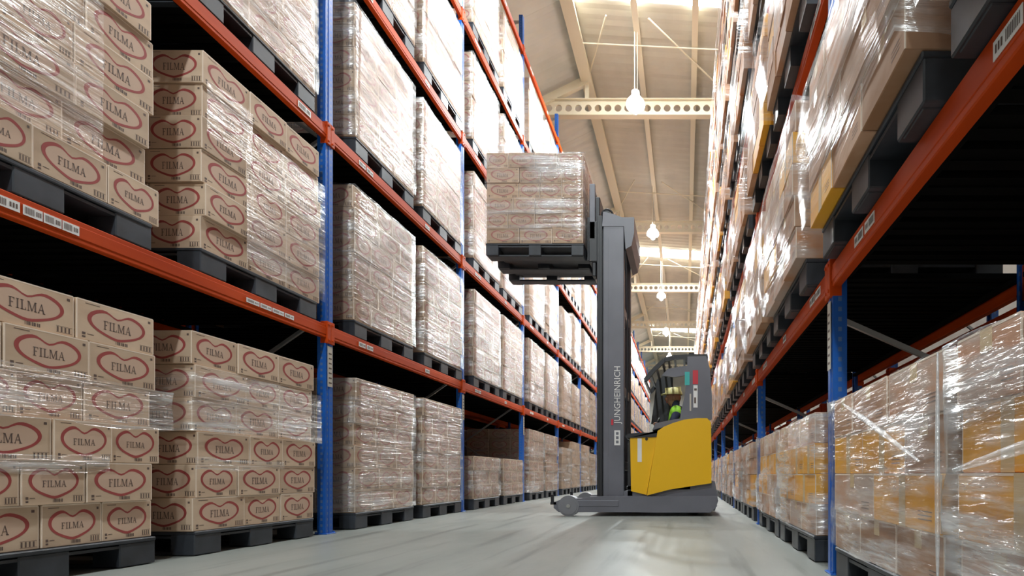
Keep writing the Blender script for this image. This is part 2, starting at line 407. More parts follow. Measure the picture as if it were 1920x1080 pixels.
def beam_mesh(ln, side):
    """box beam with a lower lip and an end connector plate; x=0 is the outer face"""
    mb = MB(); s_ = side
    def bx(xa, xb, *r, c=0): mb.box(min(xa*s_, xb*s_), max(xa*s_, xb*s_), *r, 0, c)
    bx(0, -.045, 0, ln, -.055, .055, c=.004); bx(0.003, -.01, 0, ln, -.030, .028, c=.002)
    for a in (-.045, ln-.002):
        bx(.012, -.05, a, a+.047, -.10, .085, c=.003)
    for a in (-.02, ln+.02):
        for z in (-.07, .06): mb.tube((.012*s_, a, z), (.018*s_, a, z), .009, 6)
    return mb.mesh('beam', ['orange'])
foot = foot_mesh()
def rack(label, xf, xb, side, ys, zb, top, bays, detail, group=None, cats='pallet rack'):
    """xf: aisle side x; xb: back x; side=+1 when the aisle lies towards +x"""
    root = empty('pallet_rack', (xf, ys[0], 0), label, cats)
    o = (xf, ys[0], 0)
    cm = col_mesh(top, side); cmb = col_mesh(top, -side)
    fx = xf-side*.04; bx = xb+side*.04
    for i, yu in enumerate(ys):
        if i > 12 and i % 1: continue
        u = link('upright', cm, root, (fx-o[0], yu-o[1], 0))
        link('base_plate', foot, u)
        ub = link('upright', cmb, root, (bx-o[0], yu-o[1], 0)); link('base_plate', foot, ub)
        # lattice braces between front and back post
        mb = MB(); z = .33 if side > 0 else .08; d = 1; stp = .75 if side > 0 else .40; xa, xc = fx-side*.03, bx+side*.03
        while z < top-.4:
            z2 = min(z+stp, top-.1)
            if side < 0:
                mb.bar((xa-fx, 0, z+.4), (xc-fx, 0, z), .02, .026); z += .8; continue
            p, q = ((xa, z), (xc, z2)) if d > 0 else ((xc, z), (xa, z2))
            mb.bar((p[0]-fx, 0, p[1]), (q[0]-fx, 0, q[1]), .02, .026)
            z = z2; d = -d
        mb.bar((xa-fx, 0, .2), (xc-fx, 0, .2), .02, .03); mb.bar((xa-fx, 0, top-.1), (xc-fx, 0, top-.1), .03, .035)
        link('brace', mb.mesh('brace', ['steel']), u)
    ln = ys[1]-ys[0]-.09
    bmf = beam_mesh(ln, side); bmb = beam_mesh(ln, -side)
    # deck planks
    depth = abs(xf-xb)-.1; pw, pg = .115, .045; np_ = int(ln/(pw+pg))
    mbp = MB(); xa = xf-side*.05; xc = xb+side*.05
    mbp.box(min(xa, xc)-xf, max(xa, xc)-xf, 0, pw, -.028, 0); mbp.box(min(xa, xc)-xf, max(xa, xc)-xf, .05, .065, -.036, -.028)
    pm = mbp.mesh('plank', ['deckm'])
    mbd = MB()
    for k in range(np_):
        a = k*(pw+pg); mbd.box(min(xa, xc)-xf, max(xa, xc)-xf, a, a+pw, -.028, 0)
    dm = mbd.mesh('deck', ['deckm'])
    beams = {}
    for b in range(len(ys)-1):
        for l, z in enumerate(zb):
            y0 = ys[b]+.045
            if not in_frame(min(xf, xb), max(xf, xb), y0, y0+ln, z-.1, z+.1, 60): continue
            bo = link('beam', bmf, root, (0, y0-o[1], z)); beams[(b, l)] = bo
            link('beam', bmb, root, (xb-xf, y0-o[1], z))
            if l < len(zb)-(0 if side < 0 else 1):
                if (b, l) in detail:
                    dk = link('deck_edge', MBdeck(min(xa, xc)-xf, max(xa, xc)-xf, ln), root, (0, y0-o[1], z+.054))
                    for k in range(np_): link('plank', pm, dk, (0, .02+k*(pw+pg), 0))
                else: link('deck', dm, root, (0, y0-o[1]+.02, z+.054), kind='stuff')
    return root, beams
def MBdeck(a, b, ln):
    mb = MB(); mb.box(a+.02, a+.05, 0, ln, -.06, -.036); mb.box(b-.05, b-.02, 0, ln, -.06, -.036); return mb.mesh('deck_edge', ['deckm'])
YL = [1.80+2.7*n for n in range(0, 17)]
ZL = [1.70, 3.37, 5.04, 6.70, 8.37]
YR = [0.0+2.7*n for n in range(0, 15)]
ZR = [1.49, 3.05, 4.60, 6.15, 7.70]
rl, beamsL = rack('long orange and blue pallet rack along the left of the aisle', -3.0, -4.22, 1, YL, ZL, 9.0, 16, {(0, 0), (1, 0), (2, 0), (0, 1), (1, 1)})
rr, beamsR = rack('orange and blue pallet rack along the right of the aisle, close to the camera', .73, 1.78, -1, YR, ZR, 9.3, 14, {(0, 0), (1, 0), (2, 0), (0, 1)})
rack('shadowed second rack standing back to back behind the left rack', -5.65, -4.42, -1, YL[:8], ZL[:3], 5.5, 7, set())
rack('shadowed second rack standing back to back behind the right rack', 3.15, 2.06, 1, YR[:8], ZR[:3], 5.3, 7, set())
# stickers on the beams (flat print), tags on the posts
def sticker(parent, x, y0, y1, z0, z1, side, name='location_label', lines=True, m='white'):
    mb = MB(); mb.box(min(x, x+.002*side), max(x, x+.002*side), y0, y1, z0, z1, 0)
    if lines:
        n = 9; xx = x+.0026*side; w_ = y1-y0
        for k in range(n):
            a = y0+w_*(.08+.5*k/n); mb.poly([(xx, a, z0+.008), (xx, a+w_*.028, z0+.008), (xx, a+w_*.028, z1-.008), (xx, a, z1-.008)], 1)
        for k in range(3):
            a = y0+w_*(.66+.1*k); mb.poly([(xx, a, z0+.012), (xx, a+w_*.06, z0+.012), (xx, a+w_*.06, z1-.012), (xx, a, z1-.012)], 1)
    link(name, mb.mesh(name, [m, 'ink']), parent)
b = beamsL[(0, 0)]; y0 = YL[0]+.045
for a, c in ((2.29, 2.40), (2.412, 2.485), (2.49, 2.56), (2.565, 2.635)): sticker(b, .004, a-y0, c-y0, -.022, .024, 1)
for a, c in ((3.64, 3.75), (3.76, 3.86), (3.87, 3.98), (3.99, 4.08)): sticker(b, .004, a-y0, c-y0, -.02, .012, 1)
for (bb, l), bo in beamsL.items():
    if bb in (1, 2, 3, 4) and (bb, l) != (0, 0):
        for q in (.35, .47, 1.6): sticker(bo, .004, q, q+.10, -.02, .022, 1, lines=bb < 3)
    if bb == 0 and l >= 1: sticker(bo, .004, 2.28, 2.42, -.02, .03, 1)
for (bb, l), bo in beamsR.items():
    if bb in (0, 1, 2, 3):
        for q in (2.0, 2.13, .12, .25, 1.1): sticker(bo, -.004, q, q+.11, -.02, .025, -1, lines=bb < 2)
def post_tag(root, x, y, z0, z1, side, w_=.05):
    mb = MB(); mb.box(min(x, x+.003*side), max(x, x+.003*side), y-w_/2, y+w_/2, z0, z1, 0)
    for k in range(7):
        z = z0+(z1-z0)*(.08+.12*k); mb.poly([(x+.0036*side, y-w_*.3, z), (x+.0036*side, y+w_*.3, z), (x+.0036*side, y+w_*.3, z+.012), (x+.0036*side, y-w_*.3, z+.012)], 1)
    o = link('inspection_tag', mb.mesh('inspection_tag', ['plate', 'ink']), root); o['label'] = 'beige printed tag on the post below the beam'
for i in (1, 2, 3): post_tag(rl, .0005, YL[i]-YL[0], 1.24, 1.58, 1, .06)
for i in (1, 2, 3): post_tag(rr, -.0005, YR[i]-YR[0], 1.03, 1.37, -1, .055)

# ------------------------------------------------------------------ pallets
def pallet_mesh(lx=1.2, ly=1.04, far=False):
    """black plastic pallet, nine feet; origin in the middle of its underside"""
    mb = MB(); hx, hy = lx/2, ly/2
    c = 0 if far else .005
    mb.box(-hx, hx, -hy, hy, .128, .15, 0, c)
    if not far:
        mb.box(-hx+.01, hx-.01, -hy+.01, hy-.01, .105, .12, 0)
    ws = (.19, .20, .19)
    for i, x in enumerate((-hx+.08, 0, hx-.08)):
        for j, y in enumerate((-hy+.095, 0, hy-.095)):
            a, b_ = .075, ws[j]/2
            mb.box(x-a, x+a, y-b_, y+b_, .004 if not far else 0, .13, 0, .005 if not far else 0)
            if False:
                sx = 1 if i == 2 else -1
                for q in (-.055, -.018, .018, .055):
                    mb.box(min(x+sx*a, x+sx*(a+.004)), max(x+sx*a, x+sx*(a+.004)), y+q-.004, y+q+.004, .03, .11)
    if not far:
        for y in (-hy+.095, 0, hy-.095): mb.box(-hx+.015, hx-.015, y-.07, y+.07, 0, .02, 0, .003)
    return mb.mesh('pallet', ['plastic'])
PAL = pallet_mesh(); PALF = pallet_mesh(far=True)
PALR = pallet_mesh(1.1, 1.1); PALRF = pallet_mesh(1.1, 1.1, True)

# ------------------------------------------------------------------ cartons
def stroke(pts, face, m, mb):
    mb.poly([face(u, v) for u, v in pts], m)
SER = []
def letters():
    """FILMA in plain serifed strokes, unit height; returns quads in (u, v)"""
    q = []
    def rect(a, b, c, d): q.append([(a, b), (c, b), (c, d), (a, d)])
    def slant(x0, x1, w_): q.append([(x0, 0), (x0+w_, 0), (x1+w_, 1), (x1, 1)])
    x = 0   # F
    rect(x+.10, 0, x+.25, 1); rect(x, 0, x+.36, .07); rect(x, .93, x+.62, 1); rect(x+.25, .48, x+.48, .56); rect(x+.55, .76, x+.62, 1)
    x = .78 # I
    rect(x+.10, 0, x+.25, 1); rect(x, 0, x+.35, .07); rect(x, .93, x+.35, 1)
    x = 1.26 # L
    rect(x+.10, 0, x+.25, 1); rect(x, 0, x+.62, .07); rect(x, .93, x+.35, 1); rect(x+.55, .0, x+.62, .26)
    x = 2.0 # M
    rect(x+.08, 0, x+.15, 1); rect(x+.82, 0, x+.97, 1); rect(x, 0, x+.24, .07); rect(x+.74, 0, x+1.05, .07); rect(x, .93, x+.2, 1); rect(x+.85, .93, x+1.05, 1)
    q.append([(x+.10, 1), (x+.26, 1), (x+.56, .1), (x+.46, .0)]); q.append([(x+.46, 0), (x+.54, 0), (x+.90, 1), (x+.82, 1)])
    x = 3.16 # A
    slant(x+.05, x+.40, .07); q.append([(x+.60, 0), (x+.78, 0), (x+.47, 1), (x+.38, 1)]); rect(x+.2, .32, x+.62, .39); rect(x, 0, x+.2, .07); rect(x+.54, 0, x+.86, .07)
    return q, 4.02
LET, LETW = letters()
def heart(n=40):
    pts = []
    for k in range(n):
        t = 2*math.pi*k/n
        tt = t if t <= math.pi else t-2*math.pi
        z = .60*math.cos(t)-.30*math.exp(-(tt/.30)**2)-.07*math.exp(-((abs(tt)-math.pi)/.35)**2)+.05*abs(math.sin(tt))
        pts.append((math.sin(t), z))
    return pts
HRT = heart(48)
def print_face(mb, face, wd, ht, detail=True):
    """heart outline with the word inside it, plus small side print. face(u, v) maps face coords centred on the face"""
    rx = min(wd*.40, .145); rz = ht*.37
    if rx < .09: rx = wd*.40
    zc = .04*ht
    out = [(x*rx, z*rz/.62+zc) for x, z in HRT]; n = len(out)
    ins = []
    for x, z in out:
        th = .13 if x < 0 else .11
        ins.append((x*(1-th), (z-zc)*(1-.19)+zc-.002))
    mb.poly([face(u, v, .0004) for u, v in ins], 3)
    for k in range(n):
        j = (k+1) % n
        mb.poly([face(*out[k], .0006), face(*out[j], .0006), face(*ins[j], .0006), face(*ins[k], .0006)], 2)
    sc = rx*.95/LETW; scz = max(sc*1.3, ht*.13)
    for qd in LET: mb.poly([face((u-LETW/2)*sc, (v-.5)*scz-.01*ht, .001) for u, v in qd], 4)
    if detail:
        def r(a, b, c, d): mb.poly([face(a, b, .0006), face(c, b, .0006), face(c, d, .0006), face(a, d, .0006)], 4)
        W, H = wd/2, ht/2
        for k in range(4):
            x = W*.62+k*W*.085; r(x, -H*.86, x+W*.035, -H*.62)
        r(W*.6, -H*.60, W*.96, -H*.585); r(W*.6, -H*.885, W*.96, -H*.87)
        for k in range(9):
            x = -W*.05+k*W*.035; r(x, -H*.88, x+W*(.012+.01*(k % 3)), -H*.72)
        r(-W*.88, -H*.72, -W*.80, -H*.60); r(-W*.88, -H*.86, -W*.80, -H*.78); r(-W*.76, -H*.68, -W*.6, -H*.65)
        r(W*.84, H*.68, W*.91, H*.80); r(-W*.8, H*.82, -W*.45, H*.85)
_cc = {}
def carton_mesh(lx, ly, lz, style='heart', side=1):
    """origin: centre of the underside. side=+1: aisle face is +x; the other printed face is -y (towards the camera)"""
    key = (round(lx, 2), round(ly, 3), round(lz, 3), style, side)
    if key in _cc: return _cc[key]
    mb = MB(); hx, hy = lx/2-.003, ly/2-.003
    body = 0
    mb.box(-hx, hx, -hy, hy, .0008, lz-.0008, 0, .003)
    # pale rims painting edge highlights along the top and aisle-side corners, flap seam and tape over the top
    s_ = side
    for (a, b_) in ((hy-.0035, hy+.0004), (-hy-.0004, -hy+.0035)):
        mb.box(min(s_*(hx-.004), s_*(hx+.0004)), max(s_*(hx-.004), s_*(hx+.0004)), a, b_, .004, lz-.004, 1)
    mb.box(min(s_*(hx-.004), s_*(hx+.0004)), max(s_*(hx-.004), s_*(hx+.0004)), -hy+.003, hy-.003, lz-.007, lz-.0005, 1)
    mb.box(-hx+.003, hx-.003, -.0015, .0015, lz-.001, lz-.0003, 1)
    if style.startswith('heart'):
        print_face(mb, lambda u, v, e=0: (s_*(hx+e), u*1.0, v+lz/2), 2*hy, lz)
        print_face(mb, lambda u, v, e=0: (u, -hy-e, v+lz/2), 2*hx, lz)
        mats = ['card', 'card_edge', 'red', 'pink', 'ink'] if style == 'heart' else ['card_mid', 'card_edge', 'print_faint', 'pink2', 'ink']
    else:
        base = {'plain': 'card_far', 'pale': 'card_grey', 'amber': 'card_amber'}[style]
        mats = [base, 'card_edge', 'tape', 'pink', 'ink']
        mb.box(min(s_*(hx-.001), s_*(hx+.0008)), max(s_*(hx-.001), s_*(hx+.0008)), -.026, .026, .001 if style == 'amber' else lz-.06, lz-.001, 2)
        mb.box(-.028, .028, -hy-.0008, -hy+.001, lz-.06, lz-.001, 2)
        def r(a, b_, c, d): mb.poly([(s_*(hx+.0007), a, b_), (s_*(hx+.0007), c, b_), (s_*(hx+.0007), c, d), (s_*(hx+.0007), a, d)], 4)
        for k in range(3): r(-hy*.8, lz*(.2+.07*k), -hy*.45, lz*(.215+.07*k))
    me = mb.mesh('carton', mats); _cc[key] = me; return me

def film_mesh(x0, x1, y0, y1, z0, z1, side, mat_, amp=.006, nu=34, nv=12, faces='bfl', ragged=0, seed=0, lean=0.0, cover=None):
    """film wrapped round a load: far end, aisle side, near end, as one sheet; coordinates relative to load centre"""
    xa = x1 if side > 0 else x0; xb = x0 if side > 0 else x1
    path = []
    if 'b' in faces: path.append((xb, y1))
    path.append((xa, y1)); path.append((xa, y0))
    if 'l' in faces: path.append((xb, y0))
    seg = []; tot = 0
    for (p, q) in zip(path, path[1:]):
        d = math.dist(p, q); seg.append((p, q, d)); tot += d
    pts = []
    for (p, q, d) in seg:
        n = max(2, int(nu*d/tot))
        for k in range(n): pts.append((p[0]+(q[0]-p[0])*k/n, p[1]+(q[1]-p[1])*k/n))
    pts.append(path[-1])
    mb = MB(); n = len(pts); cx, cy = (x0+x1)/2, (y0+y1)/2; rnd = seed*7.3
    for j in range(nv+1):
        for i, (x, y) in enumerate(pts):
            t = j/nv; zz = z0+(z1-z0)*t
            nz = noise.noise(Vector((x*3+rnd, y*3, zz*6)))+.5*noise.noise(Vector((x*7+rnd, y*7, zz*13)))
            d = amp*(1.0+nz)
            if ragged and j in (0, nv):
                zz += ragged*noise.noise(Vector((y*4+rnd, x*4, j)))
            dx = d if x > cx else -d; dy = d if y > cy else -d
            bulge = lean*math.sin(math.pi*min(1, t*1.1))
            on_side = abs(x-xa) < 1e-6; on_end = abs(y-y0) < 1e-6 or abs(y-y1) < 1e-6
            X = x+(dx+bulge*side if on_side else 0); Y = y+(dy if on_end else 0)
            mb.v.append((X, Y, zz))
    for j in range(nv):
        for i in range(n-1):
            a = j*n+i; mb.f.append((a, a+1, a+n+1, a+n)); mb.m.append(0)
    return mb.mesh('stretch_film', [mat_], smooth=True)

ROWS = [[.35, .35, .34], [.26, .39, .39], [.39, .26, .39], [.39, .39, .26], [.26, .26, .26, .26]]
def layer_plan(row, lx, first=.36, deep=(.42, .42)):
    """(cx, cy, dx, dy) of cartons seen in a layer: aisle face row and the end facing the camera; aisle at +x"""
    out = []; y = 0
    for wd in row: out.append((lx/2-first/2, y+wd/2, first, wd, 'f')); y += wd
    x = lx/2-first
    for d in deep: out.append((x-d/2, row[0]/2, d, row[0], 'e')); x -= d
    return out

def far_load_mesh(n, h, style, side, seed, lx=1.2, ly=1.04):
    """whole stack of small far cartons in one mesh"""
    rnd = random.Random(seed); mb = MB()
    for k in range(n):
        row = rnd.choice(ROWS); y = -ly/2; j = rnd.uniform(-.012, .012)
        sc = ly/sum(row)
        for q, wd in enumerate(row):
            wd *= sc; e = rnd.uniform(0, .014); m_ = 0
            if style == 'mixed': m_ = rnd.choice([0, 0, 1, 1, 2])
            xa, xb = lx/2-.36+j, lx/2-e+j*.3
            if side < 0: xa, xb = -xb, -xa
            mb.box(xa, xb, y+.003, y+wd-.003, k*h+.002, (k+1)*h-.002, m_); y += wd
        for q in range(2):
            xa = lx/2-.36-(q+1)*.42; xb = xa+.41
            if side < 0: xa, xb = -xb, -xa
            mb.box(xa, xb, -ly/2+rnd.uniform(0, .012), -ly/2+.4, k*h+.002, (k+1)*h-.002, rnd.choice([0, 1]) if style == 'mixed' else 0)
        xa, xb = -lx/2, lx/2-.36
        if side < 0: xa, xb = -xb, -xa
        mb.box(xa, xb, -ly/2+.41, ly/2-.01, k*h+.002, (k+1)*h-.002, 0)
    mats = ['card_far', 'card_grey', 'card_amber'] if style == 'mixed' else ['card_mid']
    return mb.mesh('carton_layers', mats)

# ------------------------------------------------------------------ left rack loads
H = .205
def put_pallet(me, x, y, z, label, group=None):
    return link('pallet', me, None, (x, y, z), None, label, 'pallet', group)
XC = -3.0-.6+.0   # centre of a left pallet
SH_L = ['floor level', 'first shelf', 'second shelf', 'third shelf', 'fourth shelf']
def shelf_z(l, zb): return 0.001 if l == 0 else zb[l-1]+.0555
near = {
 (0, 0, 0): (1.98, [[.36,.36,.26,.26], [.26,.26,.26,.33], [.24,.36,.26,.26], [.26,.26,.27,.33], [.26,.24,.34,.34], [.26,.38,.39]], 'left floor stack nearest the camera'),
 (0, 1, 0): (3.26, [[.385,.32,.35], [.30,.37,.38], [.39,.30,.35], [.33,.36,.35], [.39,.31,.34], [.33,.36,.38]], 'left floor stack beside the blue post'),
 (0, 0, 1): (1.96, [[.26,.26,.32,.27], [.35,.34,.40], [.26,.42,.36], [.36,.29,.39], [.26,.44,.34], [.33,.38,.36]], 'first-shelf stack above the nearest stack'),
 (0, 1, 1): (3.30, [[.36,.36,.36], [.33,.36,.36], [.39,.31,.36], [.34,.36,.38], [.36,.32,.38], [.36,.34,.36]], 'first-shelf stack beside the blue post'),
}
for (b, s_, l), (ys_, rows, where) in near.items():
    z0 = shelf_z(l, ZL); wsum = max(sum(r) for r in rows)
    put_pallet(PAL, XC+.005, ys_+.52, z0, 'black plastic pallet under the '+where)
    for k, row in enumerate(rows):
        end = ys_+1.055+(random.uniform(-.035, .03))
        start = end-sum(row) if s_ == 0 else ys_+random.uniform(-.015, .02)
        jx = random.uniform(-.012, .012); nr = len(row)
        if l == 0 and s_ == 0 and k in (0, 3, 5): jx -= .01
        for idx, (cx, cy, dx, dy, t) in enumerate(layer_plan(row, 1.2)):
            rowname = ORD[k]
            me = carton_mesh(dx, dy, H)
            X = XC+cx+jx+random.uniform(-.009, .006); Y = start+cy
            if t == 'f':
                pos = ['rightmost', 'second from right', 'third from right', 'fourth from right'][nr-1-idx]
                lab = f'heart-printed carton, {rowname} row up, {pos}, {where}'
            else:
                lab = f'heart-printed carton, {rowname} row up, {["one","two"][idx-nr]} back from aisle, {where}'
            link('carton', me, None, (X, Y, z0+.1505+k*H), (0, 0, random.uniform(-.012, .012) if t == 'f' and nr < 4 else 0), lab, 'carton', 'heart-printed cartons stacked in the '+where)
def top_film(label, y0, y1, z0, z1, mat_='film_band', amp=.005, faces='f', ragged=.03, seed=1, x1=-2.978, nu=30):
    yc = (y0+y1)/2; xc = -3.6
    me = film_mesh(-.6+.015, x1-xc, y0-yc, y1-yc, 0, z1-z0, 1, mat_, amp, nu, 10, faces, ragged, seed)
    link('stretch_film', me, None, (xc, yc, z0), None, label, 'plastic film')
top_film('creased clear film band round the middle of the nearest left floor stack', 1.96, 3.09, .755, .985, seed=1)
top_film('thin film strip under the fourth row of the nearest left floor stack', 1.96, 2.75, .52, .60, 'film_band', seed=2)
top_film('crumpled clear film round the upper middle of the floor stack beside blue post', 3.24, 4.35, .76, 1.14, seed=3, faces='fl')
top_film('thin film strip low on the floor stack beside the blue post', 3.24, 3.95, .535, .60, seed=4)
top_film('bright creased film over the left part of the nearest first-shelf stack', 1.94, 2.72, 2.10, 3.12, 'film_diag', seed=5)
top_film('shiny creased film on the right part of the first-shelf stack by the post', 3.62, 4.40, 1.93, 2.86, 'film_diag', seed=6)
top_film('loose wrinkled film flap near the top corner of the shelf stack by the post', 3.32, 3.66, 2.62, 2.98, 'film_band', seed=7)

def wrapped(label, group, xc, yc, z, n, h, side, style, detail, filmmat, seed, rows=None, lx=1.2, ly=1.04, lean=0.0, amp=.006, bare=False):
    root = empty('wrapped_carton_load', (xc, yc, z), label, 'carton load', group)
    rnd = random.Random(seed)
    if detail:
        for k in range(n):
            row = rows[k % len(rows)] if rows else rnd.choice(ROWS[:4])
            sc = ly/sum(row); row = [round(a*sc/.005)*.005 for a in row]; jx = rnd.uniform(-.012, .012)
            for (cx, cy, dx, dy, t) in layer_plan(row, lx, deep=(.42, .42) if lx > 1.15 else (.37, .37)):
                st = 'heart2' if style == 'heart' else rnd.choice(style[k % len(style)] if isinstance(style[0], list) else style)
                tiltz = rnd.uniform(-.02, .02) if side < 0 and t == 'f' else 0
                me = carton_mesh(dx, dy, h, st, side)
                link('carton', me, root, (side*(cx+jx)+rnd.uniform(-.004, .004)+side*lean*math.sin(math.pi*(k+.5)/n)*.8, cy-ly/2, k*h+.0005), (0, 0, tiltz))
    else:
        key = ('far', n, round(h, 3), style if isinstance(style, str) else 'mixed', side, seed % 4, lx, ly)
        if key not in _cc: _cc[key] = far_load_mesh(n, h, 'heart' if style == 'heart' else 'mixed', side, seed % 4, lx, ly)
        link('carton_layers', _cc[key], root, kind='stuff')
    if not bare:
        fk = ('film', n, round(h, 3), side, seed % 5, lx, ly, filmmat, detail, lean)
        if fk not in _cc:
            _cc[fk] = film_mesh(-lx/2-.01, lx/2+.014, -ly/2-.016, ly/2+.016, .01, n*h-.01, side, filmmat, amp, 40 if detail else 14, 12 if detail else 6, 'bfl', .02, seed % 5, lean)
        link('stretch_film', _cc[fk], root)
    LAST[0] = root
    return root
LAST = [None]
def fold(root, pts, r_):
    """rope-like gathered fold of film lying on the wrapped face"""
    mb = MB(); n = 14; P_ = [Vector(p) for p in pts]; prev = None
    for k in range(n+1):
        t = k/n*(len(P_)-1); i = min(int(t), len(P_)-2); p = P_[i].lerp(P_[i+1], t-i); rr_ = r_*(.45+.75*math.sin(math.pi*k/n))
        if prev: mb.tube(prev[0], p, prev[1], 7, 0, rr_, cap=False)
        prev = (p, rr_)
    link('film_fold', mb.mesh('film_fold', ['film_rope'], smooth=True), root)

cnt = 0
for b in range(16):
    for l in range(5):
        for s_ in range(2):
            if (b, s_, l) in near: continue
            yo = YL[b]+(.36 if s_ == 0 else 1.60) + (random.uniform(-.03, .03) if b else (-.18 if s_ == 0 else -.12))
            z = shelf_z(l, ZL)
            if not in_frame(-4.2, -3.0, yo, yo+1.04, z, z+1.4): continue
            detail = b <= 2 or (b == 3 and l < 2)
            n = 6
            if b == 2 and l == 0: n = 3
            if b >= 4: n = random.choice([6, 6, 6, 5])
            slot = 'nearer load' if s_ == 0 else 'farther load'
            if b < 99: lab = f'wrapped heart-printed carton stack, left rack, {SH_L[l]}, {ORD[b]} bay from camera, {slot}'; g = 'wrapped carton stacks on the left rack'; pl = f'black pallet, left rack, {SH_L[l]}, {ORD[b]} bay from camera, {slot.replace("load", "slot")}'; pg = 'pallets on the left rack'
            else: lab = f'distant wrapped carton stack far down the left rack, {SH_L[l]}'; g = f'distant stacks, left rack, {SH_L[l]}'; pl = f'distant black pallet far down the left rack, {SH_L[l]}'; pg = f'distant pallets, left rack, {SH_L[l]}'
            yc = yo+.52
            put_pallet(PAL if detail else PALF, XC+.005, yc, z, pl, pg)
            wrapped(lab, g, XC-.005, yc, z+.1505, n, H, 1, 'heart', detail, 'film', cnt)
            cnt += 1
# shadowed stacks of the rack behind
for b in range(0, 6):
    for l in (0, 1):
        for s_ in range(2):
            yo = YL[b]+(.36 if s_ == 0 else 1.60); z = shelf_z(l, ZL)
            if l == 1 and b > 3: continue
            put_pallet(PALF, -5.03, yo+.52, z, f'shadowed black pallet behind the left rack, {SH_L[l]}', f'shadowed pallets behind the left rack, {SH_L[l]}')
            wrapped(f'shadowed carton stack in the rack behind the left rack, {SH_L[l]}', f'shadowed stacks behind the left rack, {SH_L[l]}', -5.03, yo+.52, z+.1505, 6, H, 1, 'heart', False, 'film', cnt, bare=True); cnt += 1

for b in range(0, 5):  # unseen pallets and stacks added behind the right rack to block light
    for s_ in range(2):
        yo = 2.7*b+(.25 if s_ == 0 else 1.50)
        put_pallet(PALRF, 2.62, yo+.55, .001, 'shadowed black pallet on the floor behind the right rack', 'shadowed pallets behind the right rack')
        wrapped('shadowed carton stack on the floor behind the right rack', 'shadowed stacks behind the right rack', 2.62, yo+.55, .1515, 5, .18, -1, ['pale'], False, 'film', cnt, bare=True, lx=1.1, ly=1.1); cnt += 1
# ------------------------------------------------------------------ right rack loads
SH_R = ['floor level', 'first shelf', 'second shelf', 'third shelf', 'fourth shelf', 'fifth shelf']
hr = .176
RROWS = [[.36, .37, .37], [.55, .55], [.28, .41, .41], [.41, .41, .28], [.37, .36, .37]]
for b in range(14):
    for l in range(6):
        for s_ in range(2):
            yo = YR[b]+((.33 if l == 0 else .25) if s_ == 0 else 1.50)
            z = shelf_z(l, ZR)
            if not in_frame(.62, 1.7, yo, yo+1.1, z, z+.9): continue
            detail = b == 0 or (b == 1 and l < 2)
            n = 4 if (b == 0 or l == 0) else random.choice([4, 4, 5, 5])
            if l == 5: n = 4
            slot = 'nearer load' if s_ == 0 else 'farther load'
            if b < 99: lab = f'milky-wrapped mixed carton stack, right rack, {SH_R[l]}, {ORD[b]} bay from camera, {slot}'; g = 'wrapped carton stacks on the right rack'; pl = f'black pallet, right rack, {SH_R[l]}, {ORD[b]} bay from camera, {slot.replace("load", "slot")}'; pg = 'pallets on the right rack'
            else: lab = f'distant wrapped carton stack far down the right rack, {SH_R[l]}'; g = f'distant stacks, right rack, {SH_R[l]}'; pl = f'distant black pallet far down the right rack, {SH_R[l]}'; pg = f'distant pallets, right rack, {SH_R[l]}'
            xp = .73+.55 if l == 0 else .665+.55
            put_pallet(PALR if detail else PALRF, xp, yo+.55, z, pl, pg)
            st = ['pale', 'pale', 'plain', 'amber'] if l == 0 else ['pale', 'plain', 'plain', 'pale', 'amber']
            if l == 0 and b == 0 and s_ == 0: st = [['pale'], ['amber', 'pale', 'plain'], ['amber'], ['plain', 'pale']]
            elif l == 0 and b < 2: st = [['plain', 'pale'], ['amber', 'plain', 'amber', 'pale'], ['amber', 'amber', 'amber', 'plain'], ['pale', 'pale', 'plain', 'plain']]
            wrapped(lab, g, xp-(.0 if l == 0 else .05), yo+.55, z+.1505, n, hr, -1, st, detail, 'film_milky' if l == 0 else 'film_diag', cnt+l, RROWS, 1.1, 1.1, .0 if l == 0 else .035, .012 if l == 0 else .022)
            cnt += 1
            if b == 0 and l == 0:
                rt = [o for o in COL.objects if o.name.startswith('wrapped_carton_load')][-1] if False else LAST[0]
                fold(rt, [(-.575, -.56, .02), (-.578, -.565, .3), (-.575, -.56, .69)], .006)
                if s_ == 1: fold(rt, [(-.585, .30, .66), (-.60, -.05, .55), (-.59, -.47, .39)], .009)
                else: fold(rt, [(-.585, .50, .36), (-.595, .1, .42), (-.585, -.45, .47)], .012)

# ------------------------------------------------------------------ high bay lamps
def lamp_parts():
    hs = MB(); prof = [(.05, .34), (.09, .33), (.09, .22), (.13, .19), (.20, .10), (.22, .02), (.21, -.02), (.12, -.02), (.05, .0)]
    n = 20
    for r, z in prof:
        for k in range(n):
            a = 2*math.pi*k/n; hs.v.append((r*math.cos(a), r*math.sin(a), z))
    for i in range(len(prof)-1):
        for k in range(n):
            j = (k+1) % n; hs.f.append((i*n+k, i*n+j, (i+1)*n+j, (i+1)*n+k)); hs.m.append(0)
    bl = MB(); m_ = 8
    for i in range(m_+1):
        t = math.pi*i/m_
        for k in range(12):
            a = 2*math.pi*k/12; bl.v.append((.10*math.sin(t)*math.cos(a), .10*math.sin(t)*math.sin(a), -.02+.14*math.cos(t)))
    for i in range(m_):
        for k in range(12):
            j = (k+1) % 12; bl.f.append((i*12+k, i*12+j, (i+1)*12+j, (i+1)*12+k)); bl.m.append(0)
    return hs.mesh('lamp_housing', ['alu'], smooth=True), bl.mesh('bulb', ['bulb'], smooth=True)
LH, LB = lamp_parts()
